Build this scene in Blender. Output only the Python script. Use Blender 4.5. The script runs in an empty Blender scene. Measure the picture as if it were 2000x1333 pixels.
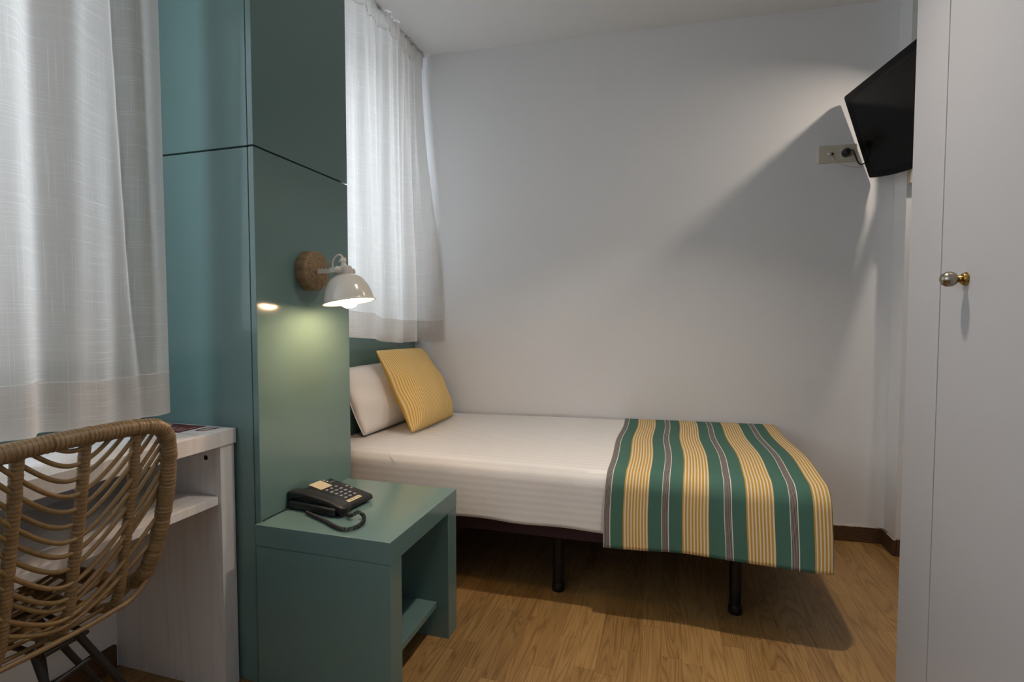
import bpy, bmesh, math, random
from mathutils import Vector, Matrix, Euler
random.seed(7)
S = bpy.context.scene
COL = S.collection

# ------------------------------------------------------------------ camera
cam_d = bpy.data.cameras.new('camera'); cam = bpy.data.objects.new('camera', cam_d); COL.objects.link(cam)
F = 1014.0
cam_d.sensor_width = 36; cam_d.lens = F * 36 / 2000; cam_d.clip_start = 0.02
cam.location = (0, 0, 1.10)
cam.rotation_euler = (math.radians(90) - math.atan(44.5 / F), 0, math.atan(299 / F))
S.camera = cam

# ------------------------------------------------------------------ world, lights, exposure
W = bpy.data.worlds.new('world'); S.world = W; W.use_nodes = True
bg = W.node_tree.nodes['Background']
bg.inputs[0].default_value = (0.82, 0.89, 1.0, 1); bg.inputs[1].default_value = 5.6
S.view_settings.view_transform = 'Standard'; S.view_settings.look = 'None'
S.view_settings.gamma = 1; S.view_settings.use_curve_mapping = False
S.view_settings.exposure = 0.10

def area(name, loc, target, size, power, color, size_y=None, spread=180, portal=False):
    d = bpy.data.lights.new(name, 'AREA'); d.energy = power; d.color = color
    d.shape = 'RECTANGLE' if size_y else 'DISK'; d.size = size
    if size_y: d.size_y = size_y
    d.spread = math.radians(spread)
    o = bpy.data.objects.new(name, d); COL.objects.link(o); o.location = loc
    v = Vector(target) - Vector(loc)
    o.rotation_euler = v.to_track_quat('-Z', 'Y').to_euler()
    if portal: d.cycles.is_portal = True
    return o

WIN = [(-1.40, 0.78, 1.00, 2.40), (1.80, 2.54, 1.06, 2.36)]      # y0, y1, z0, z1 of the two windows
for (a, b, c, d_) in WIN:
    area('window_portal', (-1.80, (a + b) / 2, (c + d_) / 2), (0, (a + b) / 2, (c + d_) / 2), d_ - c, 1, (1, 1, 1), b - a, portal=True)
area('room_downlight', (0.10, 1.48, 2.56), (0.10, 1.48, 0), 0.10, 8.6, (1.0, 0.86, 0.72), spread=104)
area('entrance_downlight', (1.20, 2.42, 2.42), (0.3, 2.40, 0.6), 0.06, 4.5, (1.0, 0.87, 0.74), spread=130)

# ------------------------------------------------------------------ helpers
def parent_to(o, p):
    o.parent = p
    m = Matrix.Identity(4); q = p
    chain = []
    while q is not None: chain.append(q); q = q.parent
    for q in reversed(chain): m = m @ q.matrix_parent_inverse @ q.matrix_basis
    o.matrix_parent_inverse = m.inverted()

def link(name, me, mat, parent=None, smooth=False):
    if mat is not None and not me.materials: me.materials.append(mat)
    if smooth:
        for p in me.polygons: p.use_smooth = True
    o = bpy.data.objects.new(name, me); COL.objects.link(o)
    if parent is not None: parent_to(o, parent)
    return o

def from_bm(name, bm, mat, parent=None, smooth=False, sharp=None):
    bmesh.ops.recalc_face_normals(bm, faces=bm.faces)
    me = bpy.data.meshes.new(name); bm.to_mesh(me); bm.free()
    o = link(name, me, mat, parent, smooth)
    if sharp: me.set_sharp_from_angle(angle=math.radians(sharp))
    return o

def tag(o, label, cat, group=None, kind=None):
    o['label'] = label; o['category'] = cat
    if group: o['group'] = group
    if kind: o['kind'] = kind
    return o

def thing(name, loc, label, cat, group=None):
    o = bpy.data.objects.new(name, None); COL.objects.link(o); o.location = loc
    o.empty_display_size = .05
    return tag(o, label, cat, group)

def struct(o): o['kind'] = 'structure'; return o

def bm_box(bm, x0, x1, y0, y1, z0, z1):
    vs = [bm.verts.new((x, y, z)) for z in (z0, z1) for x, y in ((x0, y0), (x1, y0), (x1, y1), (x0, y1))]
    for f in ((3, 2, 1, 0), (4, 5, 6, 7), (0, 1, 5, 4), (1, 2, 6, 5), (2, 3, 7, 6), (3, 0, 4, 7)):
        bm.faces.new([vs[i] for i in f])
    return vs

def bm_prism(bm, pts, z0, z1):
    lo = [bm.verts.new((x, y, z0)) for x, y in pts]; hi = [bm.verts.new((x, y, z1)) for x, y in pts]
    n = len(pts)
    bm.faces.new(lo[::-1]); bm.faces.new(hi)
    for i in range(n): bm.faces.new((lo[i], lo[(i + 1) % n], hi[(i + 1) % n], hi[i]))

def bevel(bm, w, seg=2, angle=30):
    es = [e for e in bm.edges if len(e.link_faces) == 2 and e.calc_face_angle(0) > math.radians(angle)]
    bmesh.ops.bevel(bm, geom=es, offset=w, segments=seg, affect='EDGES', profile=.5)

def box(name, x0, x1, y0, y1, z0, z1, mat, parent=None, bev=.0015, seg=2):
    bm = bmesh.new(); bm_box(bm, x0, x1, y0, y1, z0, z1)
    bmesh.ops.recalc_face_normals(bm, faces=bm.faces)
    if bev: bevel(bm, bev, seg)
    return from_bm(name, bm, mat, parent, smooth=False)

def boxes(name, lst, mat, parent=None, bev=0):
    bm = bmesh.new()
    for b in lst: bm_box(bm, *b)
    bmesh.ops.recalc_face_normals(bm, faces=bm.faces)
    if bev: bevel(bm, bev, 1)
    return from_bm(name, bm, mat, parent)

def prism(name, pts, z0, z1, mat, parent=None, bev=0, seg=2):
    bm = bmesh.new(); bm_prism(bm, pts, z0, z1)
    bmesh.ops.recalc_face_normals(bm, faces=bm.faces)
    if bev: bevel(bm, bev, seg)
    return from_bm(name, bm, mat, parent, smooth=False)

def spline(pts, step):
    """Catmull-Rom through pts, resampled about every step."""
    P = [Vector(p) for p in pts]
    P = [P[0] * 2 - P[1]] + P + [P[-1] * 2 - P[-2]]
    out = []
    for i in range(1, len(P) - 2):
        a, b, c, d = P[i - 1:i + 3]
        n = max(1, int(round((c - b).length / step)))
        for k in range(n):
            t = k / n
            out.append(.5 * ((2 * b) + (c - a) * t + (2 * a - 5 * b + 4 * c - d) * t * t + (3 * b - a - 3 * c + d) * t ** 3))
    out.append(P[-2].copy())
    return out

def bm_tube(bm, pts, rad, seg=10, cap=True):
    pts = [Vector(p) for p in pts]; n = len(pts)
    T = [(pts[min(i + 1, n - 1)] - pts[max(i - 1, 0)]).normalized() for i in range(n)]
    ref = Vector((0, 0, 1)) if abs(T[0].z) < .9 else Vector((1, 0, 0))
    N = (ref - T[0] * ref.dot(T[0])).normalized()
    rings = []
    for i in range(n):
        N = (N - T[i] * N.dot(T[i])).normalized()
        B = T[i].cross(N)
        r = rad(i) if callable(rad) else rad
        rings.append([bm.verts.new(pts[i] + (N * math.cos(2 * math.pi * k / seg) + B * math.sin(2 * math.pi * k / seg)) * r) for k in range(seg)])
    for i in range(n - 1):
        for k in range(seg):
            bm.faces.new((rings[i][k], rings[i][(k + 1) % seg], rings[i + 1][(k + 1) % seg], rings[i + 1][k]))
    if cap:
        bm.faces.new(rings[0][::-1]); bm.faces.new(rings[-1])

def tube(name, pts, rad, mat, parent=None, seg=10, sharp=50):
    bm = bmesh.new(); bm_tube(bm, pts, rad, seg); bm.verts.index_update()
    if mat is M_wrap:                                                 # length along the tube as u
        acc = [0.0]
        for a, b in zip(pts, pts[1:]): acc.append(acc[-1] + (Vector(b) - Vector(a)).length)
        uvl = bm.loops.layers.uv.new('UVMap'); bm.verts.ensure_lookup_table()
        for f in bm.faces:
            for l in f.loops: l[uvl].uv = (acc[l.vert.index // seg], 0)
    return from_bm(name, bm, mat, parent, smooth=True, sharp=sharp)

def bm_lathe(bm, prof, M=Matrix.Identity(4), seg=40, close=False):
    """prof: (r, h) pairs round local z."""
    rings = []
    for r, h in prof:
        if r < 1e-5: rings.append([bm.verts.new(M @ Vector((0, 0, h)))])
        else: rings.append([bm.verts.new(M @ Vector((r * math.cos(2 * math.pi * k / seg), r * math.sin(2 * math.pi * k / seg), h))) for k in range(seg)])
    m = len(rings)
    for i in range(m if close else m - 1):
        a, b = rings[i], rings[(i + 1) % m]
        for k in range(seg):
            k2 = (k + 1) % seg
            if len(a) == 1 and len(b) == 1: continue
            if len(a) == 1: bm.faces.new((a[0], b[k], b[k2]))
            elif len(b) == 1: bm.faces.new((a[k], a[k2], b[0]))
            else: bm.faces.new((a[k], a[k2], b[k2], b[k]))

def lathe(name, prof, M, mat, parent=None, seg=40, close=False, sharp=40):
    bm = bmesh.new(); bm_lathe(bm, prof, M, seg, close)
    return from_bm(name, bm, mat, parent, smooth=True, sharp=sharp)

def frame(o, x, y, z):
    return Matrix(((x[0], y[0], z[0], o[0]), (x[1], y[1], z[1], o[1]), (x[2], y[2], z[2], o[2]), (0, 0, 0, 1)))

def axis_frame(o, z):
    z = Vector(z).normalized(); ref = Vector((0, 0, 1)) if abs(z.z) < .9 else Vector((1, 0, 0))
    x = ref.cross(z).normalized(); y = z.cross(x)
    return frame(o, x, y, z)

def grid_mesh(name, nu, nv, fn, mat, parent=None, uv=None, smooth=True):
    vs = [fn(i / nu, j / nv) for j in range(nv + 1) for i in range(nu + 1)]
    fs = [(j * (nu + 1) + i, j * (nu + 1) + i + 1, (j + 1) * (nu + 1) + i + 1, (j + 1) * (nu + 1) + i) for j in range(nv) for i in range(nu)]
    me = bpy.data.meshes.new(name); me.from_pydata([tuple(v) for v in vs], [], fs)
    if uv:
        L = me.uv_layers.new(name='UVMap')
        for p in me.polygons:
            for li in p.loop_indices:
                vi = me.loops[li].vertex_index
                L.data[li].uv = uv((vi % (nu + 1)) / nu, (vi // (nu + 1)) / nv)
    return link(name, me, mat, parent, smooth)

def text_mesh(name, body, size, M, mat, parent=None, extrude=.0003, sx=1.0):
    cu = bpy.data.curves.new(name, 'FONT'); cu.body = body; cu.size = size; cu.extrude = extrude
    cu.align_x = 'CENTER'; cu.align_y = 'CENTER'
    t = bpy.data.objects.new(name + '_source', cu); COL.objects.link(t)
    dg = bpy.context.evaluated_depsgraph_get()
    me = bpy.data.meshes.new_from_object(t.evaluated_get(dg))
    bpy.data.objects.remove(t); bpy.data.curves.remove(cu)
    me.transform(M @ Matrix.Diagonal((sx, 1, 1, 1)))
    me.materials.clear()
    return link(name, me, mat, parent)

# ------------------------------------------------------------------ materials
def mat_new(name):
    m = bpy.data.materials.new(name); m.use_nodes = True
    nt = m.node_tree; b = nt.nodes['Principled BSDF']
    return m, nt, b

def N(nt, kind, **kw):
    n = nt.nodes.new(kind)
    for k, v in kw.items(): setattr(n, k, v)
    return n

def simple(name, col, rough=.5, metal=0, noise=0, nscale=30, bump=0, bscale=200, spec=.5, coat=0):
    m, nt, b = mat_new(name)
    b.inputs['Base Color'].default_value = (*col, 1); b.inputs['Roughness'].default_value = rough
    b.inputs['Metallic'].default_value = metal; b.inputs['Specular IOR Level'].default_value = spec
    b.inputs['Coat Weight'].default_value = coat; b.inputs['Coat Roughness'].default_value = .16
    tc = N(nt, 'ShaderNodeTexCoord')
    if noise:
        nz = N(nt, 'ShaderNodeTexNoise'); nz.inputs['Scale'].default_value = nscale; nz.inputs['Detail'].default_value = 4
        nt.links.new(tc.outputs['Object'], nz.inputs['Vector'])
        mx = N(nt, 'ShaderNodeMix', data_type='RGBA'); mx.inputs[6].default_value = (*[c * (1 - noise) for c in col], 1)
        mx.inputs[7].default_value = (*[min(1, c * (1 + noise)) for c in col], 1)
        nt.links.new(nz.outputs['Fac'], mx.inputs[0]); nt.links.new(mx.outputs[2], b.inputs['Base Color'])
    if bump:
        nb = N(nt, 'ShaderNodeTexNoise'); nb.inputs['Scale'].default_value = bscale; nb.inputs['Detail'].default_value = 3
        nt.links.new(tc.outputs['Object'], nb.inputs['Vector'])
        bp = N(nt, 'ShaderNodeBump'); bp.inputs['Strength'].default_value = bump; bp.inputs['Distance'].default_value = .002
        nt.links.new(nb.outputs['Fac'], bp.inputs['Height']); nt.links.new(bp.outputs[0], b.inputs['Normal'])
    return m

def math_n(nt, op, a, b=None, c=None):
    n = N(nt, 'ShaderNodeMath', operation=op)
    for i, v in enumerate((a, b, c)):
        if v is None: continue
        if isinstance(v, (int, float)): n.inputs[i].default_value = v
        else: nt.links.new(v, n.inputs[i])
    return n.outputs[0]

def mix_c(nt, fac, a, b):
    n = N(nt, 'ShaderNodeMix', data_type='RGBA')
    for i, v in ((0, fac), (6, a), (7, b)):
        if isinstance(v, tuple): n.inputs[i].default_value = (*v, 1)
        elif isinstance(v, (int, float)): n.inputs[i].default_value = v
        else: nt.links.new(v, n.inputs[i])
    return n.outputs[2]

M_wall = simple('wall_paint', (.79, .785, .78), .85, noise=.015, nscale=3, bump=.15, bscale=350, spec=.25)
M_ceil = simple('ceiling_paint', (.80, .795, .785), .9, noise=.01, nscale=4, bump=.05, spec=.2)
M_green = simple('green_lacquer', (.132, .224, .213), .13, noise=.03, nscale=6, bump=.012, bscale=600, spec=.62)
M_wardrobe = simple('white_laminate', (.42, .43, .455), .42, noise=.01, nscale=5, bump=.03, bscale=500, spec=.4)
M_maroon = simple('maroon_bed_base', (.030, .008, .012), .7, bump=.3, bscale=900)
M_black = simple('black_plastic', (.012, .012, .013), .36, bump=.05, bscale=1500)
M_leg = simple('black_steel', (.006, .006, .007), .3, spec=.3)
M_chair_leg = simple('black_iron', (.011, .011, .012), .45)
M_tv = simple('gloss_black_bezel', (.006, .006, .007), .22, spec=.10)
M_screen = simple('tv_screen', (.0055, .0055, .006), .14, spec=.16)
M_groove = simple('dark_groove', (.003, .003, .003), .6)
M_silver = simple('silver_print', (.45, .45, .47), .4)
M_enamel = simple('cream_enamel', (.60, .565, .50), .18, spec=.5, coat=.4)
M_inner = simple('shade_inner_white', (.85, .82, .76), .4)
M_knob = simple('satin_nickel', (.34, .305, .25), .26, metal=1)
M_brass = simple('brass', (.36, .225, .07), .28, metal=1)
M_beige = simple('beige_plastic', (.60, .54, .42), .45)
M_whiteplastic = simple('white_plastic', (.62, .61, .55), .4)
M_paper = simple('white_paper', (.72, .72, .74), .6)
M_red = simple('dark_red_print', (.12, .010, .012), .5)
M_ink = simple('black_ink', (.01, .01, .01), .5)
M_whiteink = simple('white_ink', (.62, .55, .54), .5)
M_key = simple('grey_keys', (.27, .28, .31), .45)
M_card = simple('cream_card', (.62, .55, .36), .6)
M_winframe = simple('window_frame_white', (.7, .7, .7), .4)
M_dark = simple('dark_hole', (.01, .01, .01), .9)

def wood(name, dark, light, axis='Y', scale=1.0, rough=.45, tone=True, band=26, bump=.1):
    m, nt, b = mat_new(name)
    tc = N(nt, 'ShaderNodeTexCoord'); oi = N(nt, 'ShaderNodeObjectInfo'); ge = N(nt, 'ShaderNodeNewGeometry')
    rnd = math_n(nt, 'FRACT', math_n(nt, 'ADD', oi.outputs['Random'], ge.outputs['Random Per Island']))
    off = N(nt, 'ShaderNodeCombineXYZ'); r10 = math_n(nt, 'MULTIPLY', rnd, 37.0)
    for i in range(3): nt.links.new(r10, off.inputs[i])
    va = N(nt, 'ShaderNodeVectorMath', operation='ADD')
    nt.links.new(tc.outputs['Object'], va.inputs[0]); nt.links.new(off.outputs[0], va.inputs[1])
    mp = N(nt, 'ShaderNodeMapping'); sc = [1.0 * scale] * 3; sc['XYZ'.index(axis)] = .07 * scale
    mp.inputs['Scale'].default_value = sc; nt.links.new(va.outputs[0], mp.inputs['Vector'])
    n1 = N(nt, 'ShaderNodeTexNoise'); n1.inputs['Scale'].default_value = 9; n1.inputs['Detail'].default_value = 2; n1.inputs['Distortion'].default_value = .4
    nt.links.new(mp.outputs[0], n1.inputs['Vector'])
    rings = math_n(nt, 'FRACT', math_n(nt, 'MULTIPLY', n1.outputs['Fac'], band))
    rings = math_n(nt, 'POWER', math_n(nt, 'ABSOLUTE', math_n(nt, 'SUBTRACT', math_n(nt, 'MULTIPLY', rings, 2), 1)), 2.2)
    mp2 = N(nt, 'ShaderNodeMapping'); sc2 = [1.0 * scale] * 3; sc2['XYZ'.index(axis)] = .025 * scale
    mp2.inputs['Scale'].default_value = sc2; nt.links.new(va.outputs[0], mp2.inputs['Vector'])
    n2 = N(nt, 'ShaderNodeTexNoise'); n2.inputs['Scale'].default_value = 330; n2.inputs['Detail'].default_value = 3
    nt.links.new(mp2.outputs[0], n2.inputs['Vector'])
    f = math_n(nt, 'ADD', math_n(nt, 'MULTIPLY', rings, .38), math_n(nt, 'MULTIPLY', n2.outputs['Fac'], .62))
    if tone: f = math_n(nt, 'ADD', f, math_n(nt, 'MULTIPLY', math_n(nt, 'SUBTRACT', rnd, .5), .30))
    cr = N(nt, 'ShaderNodeValToRGB')
    cr.color_ramp.elements[0].position = .18; cr.color_ramp.elements[0].color = (*light, 1)
    cr.color_ramp.elements[1].position = .85; cr.color_ramp.elements[1].color = (*dark, 1)
    nt.links.new(f, cr.inputs[0]); nt.links.new(cr.outputs[0], b.inputs['Base Color'])
    b.inputs['Roughness'].default_value = rough
    bp = N(nt, 'ShaderNodeBump'); bp.inputs['Strength'].default_value = bump; bp.inputs['Distance'].default_value = .001
    bp.invert = True
    nt.links.new(f, bp.inputs['Height']); nt.links.new(bp.outputs[0], b.inputs['Normal'])
    return m

M_floor = wood('oak_laminate', (.165, .084, .024), (.36, .210, .076), 'Y', 1.0, .42)
M_floorbase = simple('floor_underlay', (.06, .035, .014), .8)
M_skirt = wood('dark_skirting', (.045, .022, .010), (.115, .060, .028), 'X', 1.3, .5, tone=False)
M_desk = wood('white_wood_laminate', (.70, .675, .66), (.80, .79, .79), 'Z', 1.0, .4, tone=False, band=10, bump=.04)
M_lampwood = wood('mango_wood', (.10, .060, .026), (.30, .20, .10), 'X', 2.0, .6, tone=False, band=9)

def skirting_worn():
    m = M_skirt.copy(); m.name = 'worn_skirting'; nt = m.node_tree; b = nt.nodes['Principled BSDF']
    src = b.inputs['Base Color'].links[0].from_socket
    tc = N(nt, 'ShaderNodeTexCoord'); sp = N(nt, 'ShaderNodeSeparateXYZ'); nt.links.new(tc.outputs['Object'], sp.inputs[0])
    nz = N(nt, 'ShaderNodeTexNoise'); nz.inputs['Scale'].default_value = 22; nz.inputs['Detail'].default_value = 6; nz.inputs['Roughness'].default_value = .75
    nt.links.new(tc.outputs['Object'], nz.inputs['Vector'])
    h = math_n(nt, 'MULTIPLY', math_n(nt, 'SUBTRACT', sp.outputs[2], .068), 60)
    w = math_n(nt, 'GREATER_THAN', math_n(nt, 'ADD', h, nz.outputs['Fac']), 1.0)
    nt.links.new(mix_c(nt, w, src, (.42, .36, .31)), b.inputs['Base Color'])
    return m
M_skirt_worn = skirting_worn()

def rattan(name, c0, c1, scale=60, wrap=None):
    m, nt, b = mat_new(name)
    tc = N(nt, 'ShaderNodeTexCoord')
    nz = N(nt, 'ShaderNodeTexNoise'); nz.inputs['Scale'].default_value = scale; nz.inputs['Detail'].default_value = 5
    nt.links.new(tc.outputs['Object'], nz.inputs['Vector'])
    n2 = N(nt, 'ShaderNodeTexNoise'); n2.inputs['Scale'].default_value = scale * 9; n2.inputs['Detail'].default_value = 2
    nt.links.new(tc.outputs['Object'], n2.inputs['Vector'])
    spots = math_n(nt, 'GREATER_THAN', n2.outputs['Fac'], .66)
    c = mix_c(nt, nz.outputs['Fac'], c0, c1)
    if wrap:
        uv = N(nt, 'ShaderNodeUVMap'); sp = N(nt, 'ShaderNodeSeparateXYZ'); nt.links.new(uv.outputs[0], sp.inputs[0])
        n4 = N(nt, 'ShaderNodeTexNoise'); n4.inputs['Scale'].default_value = 30; nt.links.new(tc.outputs['Object'], n4.inputs['Vector'])
        w = math_n(nt, 'FRACT', math_n(nt, 'ADD', math_n(nt, 'MULTIPLY', sp.outputs[0], 1 / wrap), math_n(nt, 'MULTIPLY', n4.outputs['Fac'], .5)))
        w = math_n(nt, 'GREATER_THAN', math_n(nt, 'ABSOLUTE', math_n(nt, 'SUBTRACT', w, .5)), .40)
        c = mix_c(nt, math_n(nt, 'MULTIPLY', w, .55), c, (.035, .018, .008))
    c = mix_c(nt, math_n(nt, 'MULTIPLY', spots, .55), c, (.05, .025, .01))
    nt.links.new(c, b.inputs['Base Color']); b.inputs['Roughness'].default_value = .42
    bp = N(nt, 'ShaderNodeBump'); bp.inputs['Strength'].default_value = .25; bp.inputs['Distance'].default_value = .001
    nt.links.new(nz.outputs['Fac'], bp.inputs['Height']); nt.links.new(bp.outputs[0], b.inputs['Normal'])
    return m
M_wrap = rattan('wrapped_rattan', (.165, .098, .042), (.31, .205, .100), 45, .0085)
M_rod = rattan('rattan_rod', (.155, .092, .034), (.29, .185, .075), 80)

def sheer():
    m = bpy.data.materials.new('sheer_linen'); m.use_nodes = True; nt = m.node_tree
    nt.nodes.remove(nt.nodes['Principled BSDF']); out = nt.nodes['Material Output']
    uv = N(nt, 'ShaderNodeUVMap')
    def slub(sx, sy, lo, hi):
        mp = N(nt, 'ShaderNodeMapping'); mp.inputs['Scale'].default_value = (sx, sy, 1); nt.links.new(uv.outputs[0], mp.inputs['Vector'])
        nz = N(nt, 'ShaderNodeTexNoise'); nz.inputs['Scale'].default_value = 1; nz.inputs['Detail'].default_value = 1.5
        nt.links.new(mp.outputs[0], nz.inputs['Vector'])
        mr = N(nt, 'ShaderNodeMapRange'); mr.inputs['From Min'].default_value = lo; mr.inputs['From Max'].default_value = hi
        nt.links.new(nz.outputs['Fac'], mr.inputs['Value']); return mr.outputs[0]
    h = slub(5, 420, .56, .76); v = slub(420, 4, .58, .78)
    slubs = math_n(nt, 'MAXIMUM', h, v)
    mp = N(nt, 'ShaderNodeMapping'); mp.inputs['Scale'].default_value = (700, 700, 1); nt.links.new(uv.outputs[0], mp.inputs['Vector'])
    w = N(nt, 'ShaderNodeTexNoise'); w.inputs['Scale'].default_value = 1; nt.links.new(mp.outputs[0], w.inputs['Vector'])
    col = mix_c(nt, slubs, (.75, .71, .665), (.86, .835, .80))
    df = N(nt, 'ShaderNodeBsdfDiffuse'); tr = N(nt, 'ShaderNodeBsdfTranslucent'); tp = N(nt, 'ShaderNodeBsdfTransparent')
    nt.links.new(col, df.inputs[0]); nt.links.new(col, tr.inputs[0])
    m1 = N(nt, 'ShaderNodeMixShader'); m1.inputs[0].default_value = .46
    nt.links.new(df.outputs[0], m1.inputs[1]); nt.links.new(tr.outputs[0], m1.inputs[2])
    m2 = N(nt, 'ShaderNodeMixShader')
    fac = math_n(nt, 'SUBTRACT', .22, math_n(nt, 'ADD', math_n(nt, 'MULTIPLY', slubs, .07), math_n(nt, 'MULTIPLY', w.outputs['Fac'], .06)))
    nt.links.new(math_n(nt, 'MAXIMUM', fac, 0.0), m2.inputs[0])
    nt.links.new(m1.outputs[0], m2.inputs[1]); nt.links.new(tp.outputs[0], m2.inputs[2])
    nt.links.new(m2.outputs[0], out.inputs[0])
    return m
M_sheer = sheer()

def glass():
    m = bpy.data.materials.new('window_glass'); m.use_nodes = True; nt = m.node_tree
    nt.nodes.remove(nt.nodes['Principled BSDF']); out = nt.nodes['Material Output']
    g = N(nt, 'ShaderNodeBsdfGlossy'); g.inputs['Roughness'].default_value = .02
    t = N(nt, 'ShaderNodeBsdfTransparent'); t.inputs[0].default_value = (.95, .97, .97, 1)
    fr = N(nt, 'ShaderNodeFresnel'); fr.inputs[0].default_value = 1.45
    mx = N(nt, 'ShaderNodeMixShader'); ge = N(nt, 'ShaderNodeNewGeometry'); nt.links.new(math_n(nt, 'MULTIPLY', fr.outputs[0], math_n(nt, 'SUBTRACT', 1.0, ge.outputs['Backfacing'])), mx.inputs[0]); nt.links.new(t.outputs[0], mx.inputs[1]); nt.links.new(g.outputs[0], mx.inputs[2])
    nt.links.new(mx.outputs[0], out.inputs[0]); return m
M_glass = glass()

def sheet_mat():
    m, nt, b = mat_new('satin_stripe_sheet')
    tc = N(nt, 'ShaderNodeTexCoord'); uv = N(nt, 'ShaderNodeUVMap'); sp = N(nt, 'ShaderNodeSeparateXYZ'); nt.links.new(uv.outputs[0], sp.inputs[0])
    v = sp.outputs[1]
    s = math_n(nt, 'SINE', math_n(nt, 'MULTIPLY', v, 2 * math.pi / .027))
    s = math_n(nt, 'MULTIPLY_ADD', math_n(nt, 'MINIMUM', math_n(nt, 'MAXIMUM', math_n(nt, 'MULTIPLY', s, 3), -1), 1), .5, .5)
    nt.links.new(mix_c(nt, s, (.735, .715, .69), (.785, .77, .75)), b.inputs['Base Color'])
    nt.links.new(math_n(nt, 'MULTIPLY_ADD', s, -.30, .75), b.inputs['Roughness'])
    nz = N(nt, 'ShaderNodeTexNoise'); nz.inputs['Scale'].default_value = 7; nz.inputs['Detail'].default_value = 4; nt.links.new(tc.outputs['Object'], nz.inputs['Vector'])
    bp = N(nt, 'ShaderNodeBump'); bp.inputs['Strength'].default_value = .35; bp.inputs['Distance'].default_value = .012
    nt.links.new(nz.outputs['Fac'], bp.inputs['Height']); nt.links.new(bp.outputs[0], b.inputs['Normal'])
    return m
M_sheet = sheet_mat()
M_pillow = simple('white_cotton', (.84, .82, .79), .8, bump=.3, bscale=12)
M_piping = simple('white_piping', (.80, .78, .75), .7)

def stripe_lines(nt, t, freq, duty):
    return math_n(nt, 'LESS_THAN', math_n(nt, 'FRACT', math_n(nt, 'MULTIPLY', t, freq)), duty)

def runner_mat():
    m, nt, b = mat_new('striped_runner_cloth')
    tc = N(nt, 'ShaderNodeTexCoord'); uv = N(nt, 'ShaderNodeUVMap'); sp = N(nt, 'ShaderNodeSeparateXYZ'); nt.links.new(uv.outputs[0], sp.inputs[0])
    t = math_n(nt, 'FRACT', math_n(nt, 'DIVIDE', sp.outputs[0], .2))
    in_dark = math_n(nt, 'LESS_THAN', t, .125)
    in_yel = math_n(nt, 'MULTIPLY', math_n(nt, 'GREATER_THAN', t, .345), math_n(nt, 'LESS_THAN', t, .775))
    yl = math_n(nt, 'LESS_THAN', math_n(nt, 'FRACT', math_n(nt, 'MULTIPLY', math_n(nt, 'SUBTRACT', t, .339), 8.0 / .43)), .56)
    yel = mix_c(nt, yl, (.70, .62, .47), (.52, .30, .055))
    edge = math_n(nt, 'GREATER_THAN', math_n(nt, 'ABSOLUTE', math_n(nt, 'SUBTRACT', t, .0625)), .0505)
    dl = math_n(nt, 'LESS_THAN', math_n(nt, 'FRACT', math_n(nt, 'MULTIPLY', math_n(nt, 'SUBTRACT', t, .012), 6.0 / .101)), .60)
    dk = mix_c(nt, dl, (.42, .39, .36), (.030, .020, .022))
    dk = mix_c(nt, edge, dk, (.70, .68, .62))
    nz = N(nt, 'ShaderNodeTexNoise'); nz.inputs['Scale'].default_value = 900; nt.links.new(tc.outputs['Object'], nz.inputs['Vector'])
    gr = mix_c(nt, nz.outputs['Fac'], (.052, .128, .098), (.080, .178, .138))
    c = mix_c(nt, in_yel, gr, yel); c = mix_c(nt, in_dark, c, dk)
    nt.links.new(c, b.inputs['Base Color']); b.inputs['Roughness'].default_value = .85; b.inputs['Specular IOR Level'].default_value = .2
    n3 = N(nt, 'ShaderNodeTexNoise'); n3.inputs['Scale'].default_value = 9; n3.inputs['Detail'].default_value = 3; nt.links.new(tc.outputs['Object'], n3.inputs['Vector'])
    bp = N(nt, 'ShaderNodeBump'); bp.inputs['Strength'].default_value = .25; bp.inputs['Distance'].default_value = .01
    nt.links.new(n3.outputs['Fac'], bp.inputs['Height']); nt.links.new(bp.outputs[0], b.inputs['Normal'])
    return m
M_runner = runner_mat()

def cushion_mat():
    m, nt, b = mat_new('yellow_stripe_cotton')
    uv = N(nt, 'ShaderNodeUVMap'); sp = N(nt, 'ShaderNodeSeparateXYZ'); nt.links.new(uv.outputs[0], sp.inputs[0])
    s = math_n(nt, 'SINE', math_n(nt, 'MULTIPLY', sp.outputs[0], 2 * math.pi / .0105))
    s = math_n(nt, 'MULTIPLY_ADD', math_n(nt, 'MINIMUM', math_n(nt, 'MAXIMUM', math_n(nt, 'MULTIPLY', s, 3), -1), 1), .5, .5)
    nt.links.new(mix_c(nt, s, (.80, .64, .35), (.66, .385, .065)), b.inputs['Base Color']); b.inputs['Roughness'].default_value = .85
    b.inputs['Specular IOR Level'].default_value = .2
    return m
M_cushion = cushion_mat()

def bulb_mat():
    m, nt, b = mat_new('lit_bulb')
    b.inputs['Emission Color'].default_value = (1.0, .63, .35, 1); b.inputs['Emission Strength'].default_value = 125
    b.inputs['Base Color'].default_value = (1, .95, .85, 1)
    return m
M_bulb = bulb_mat()

# ------------------------------------------------------------------ room shell
H = 2.59
def wall_y(x): return 2.905 + .065 * (x - 1.03)
XL = -1.65                                                            # inner face of the window wall

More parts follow.
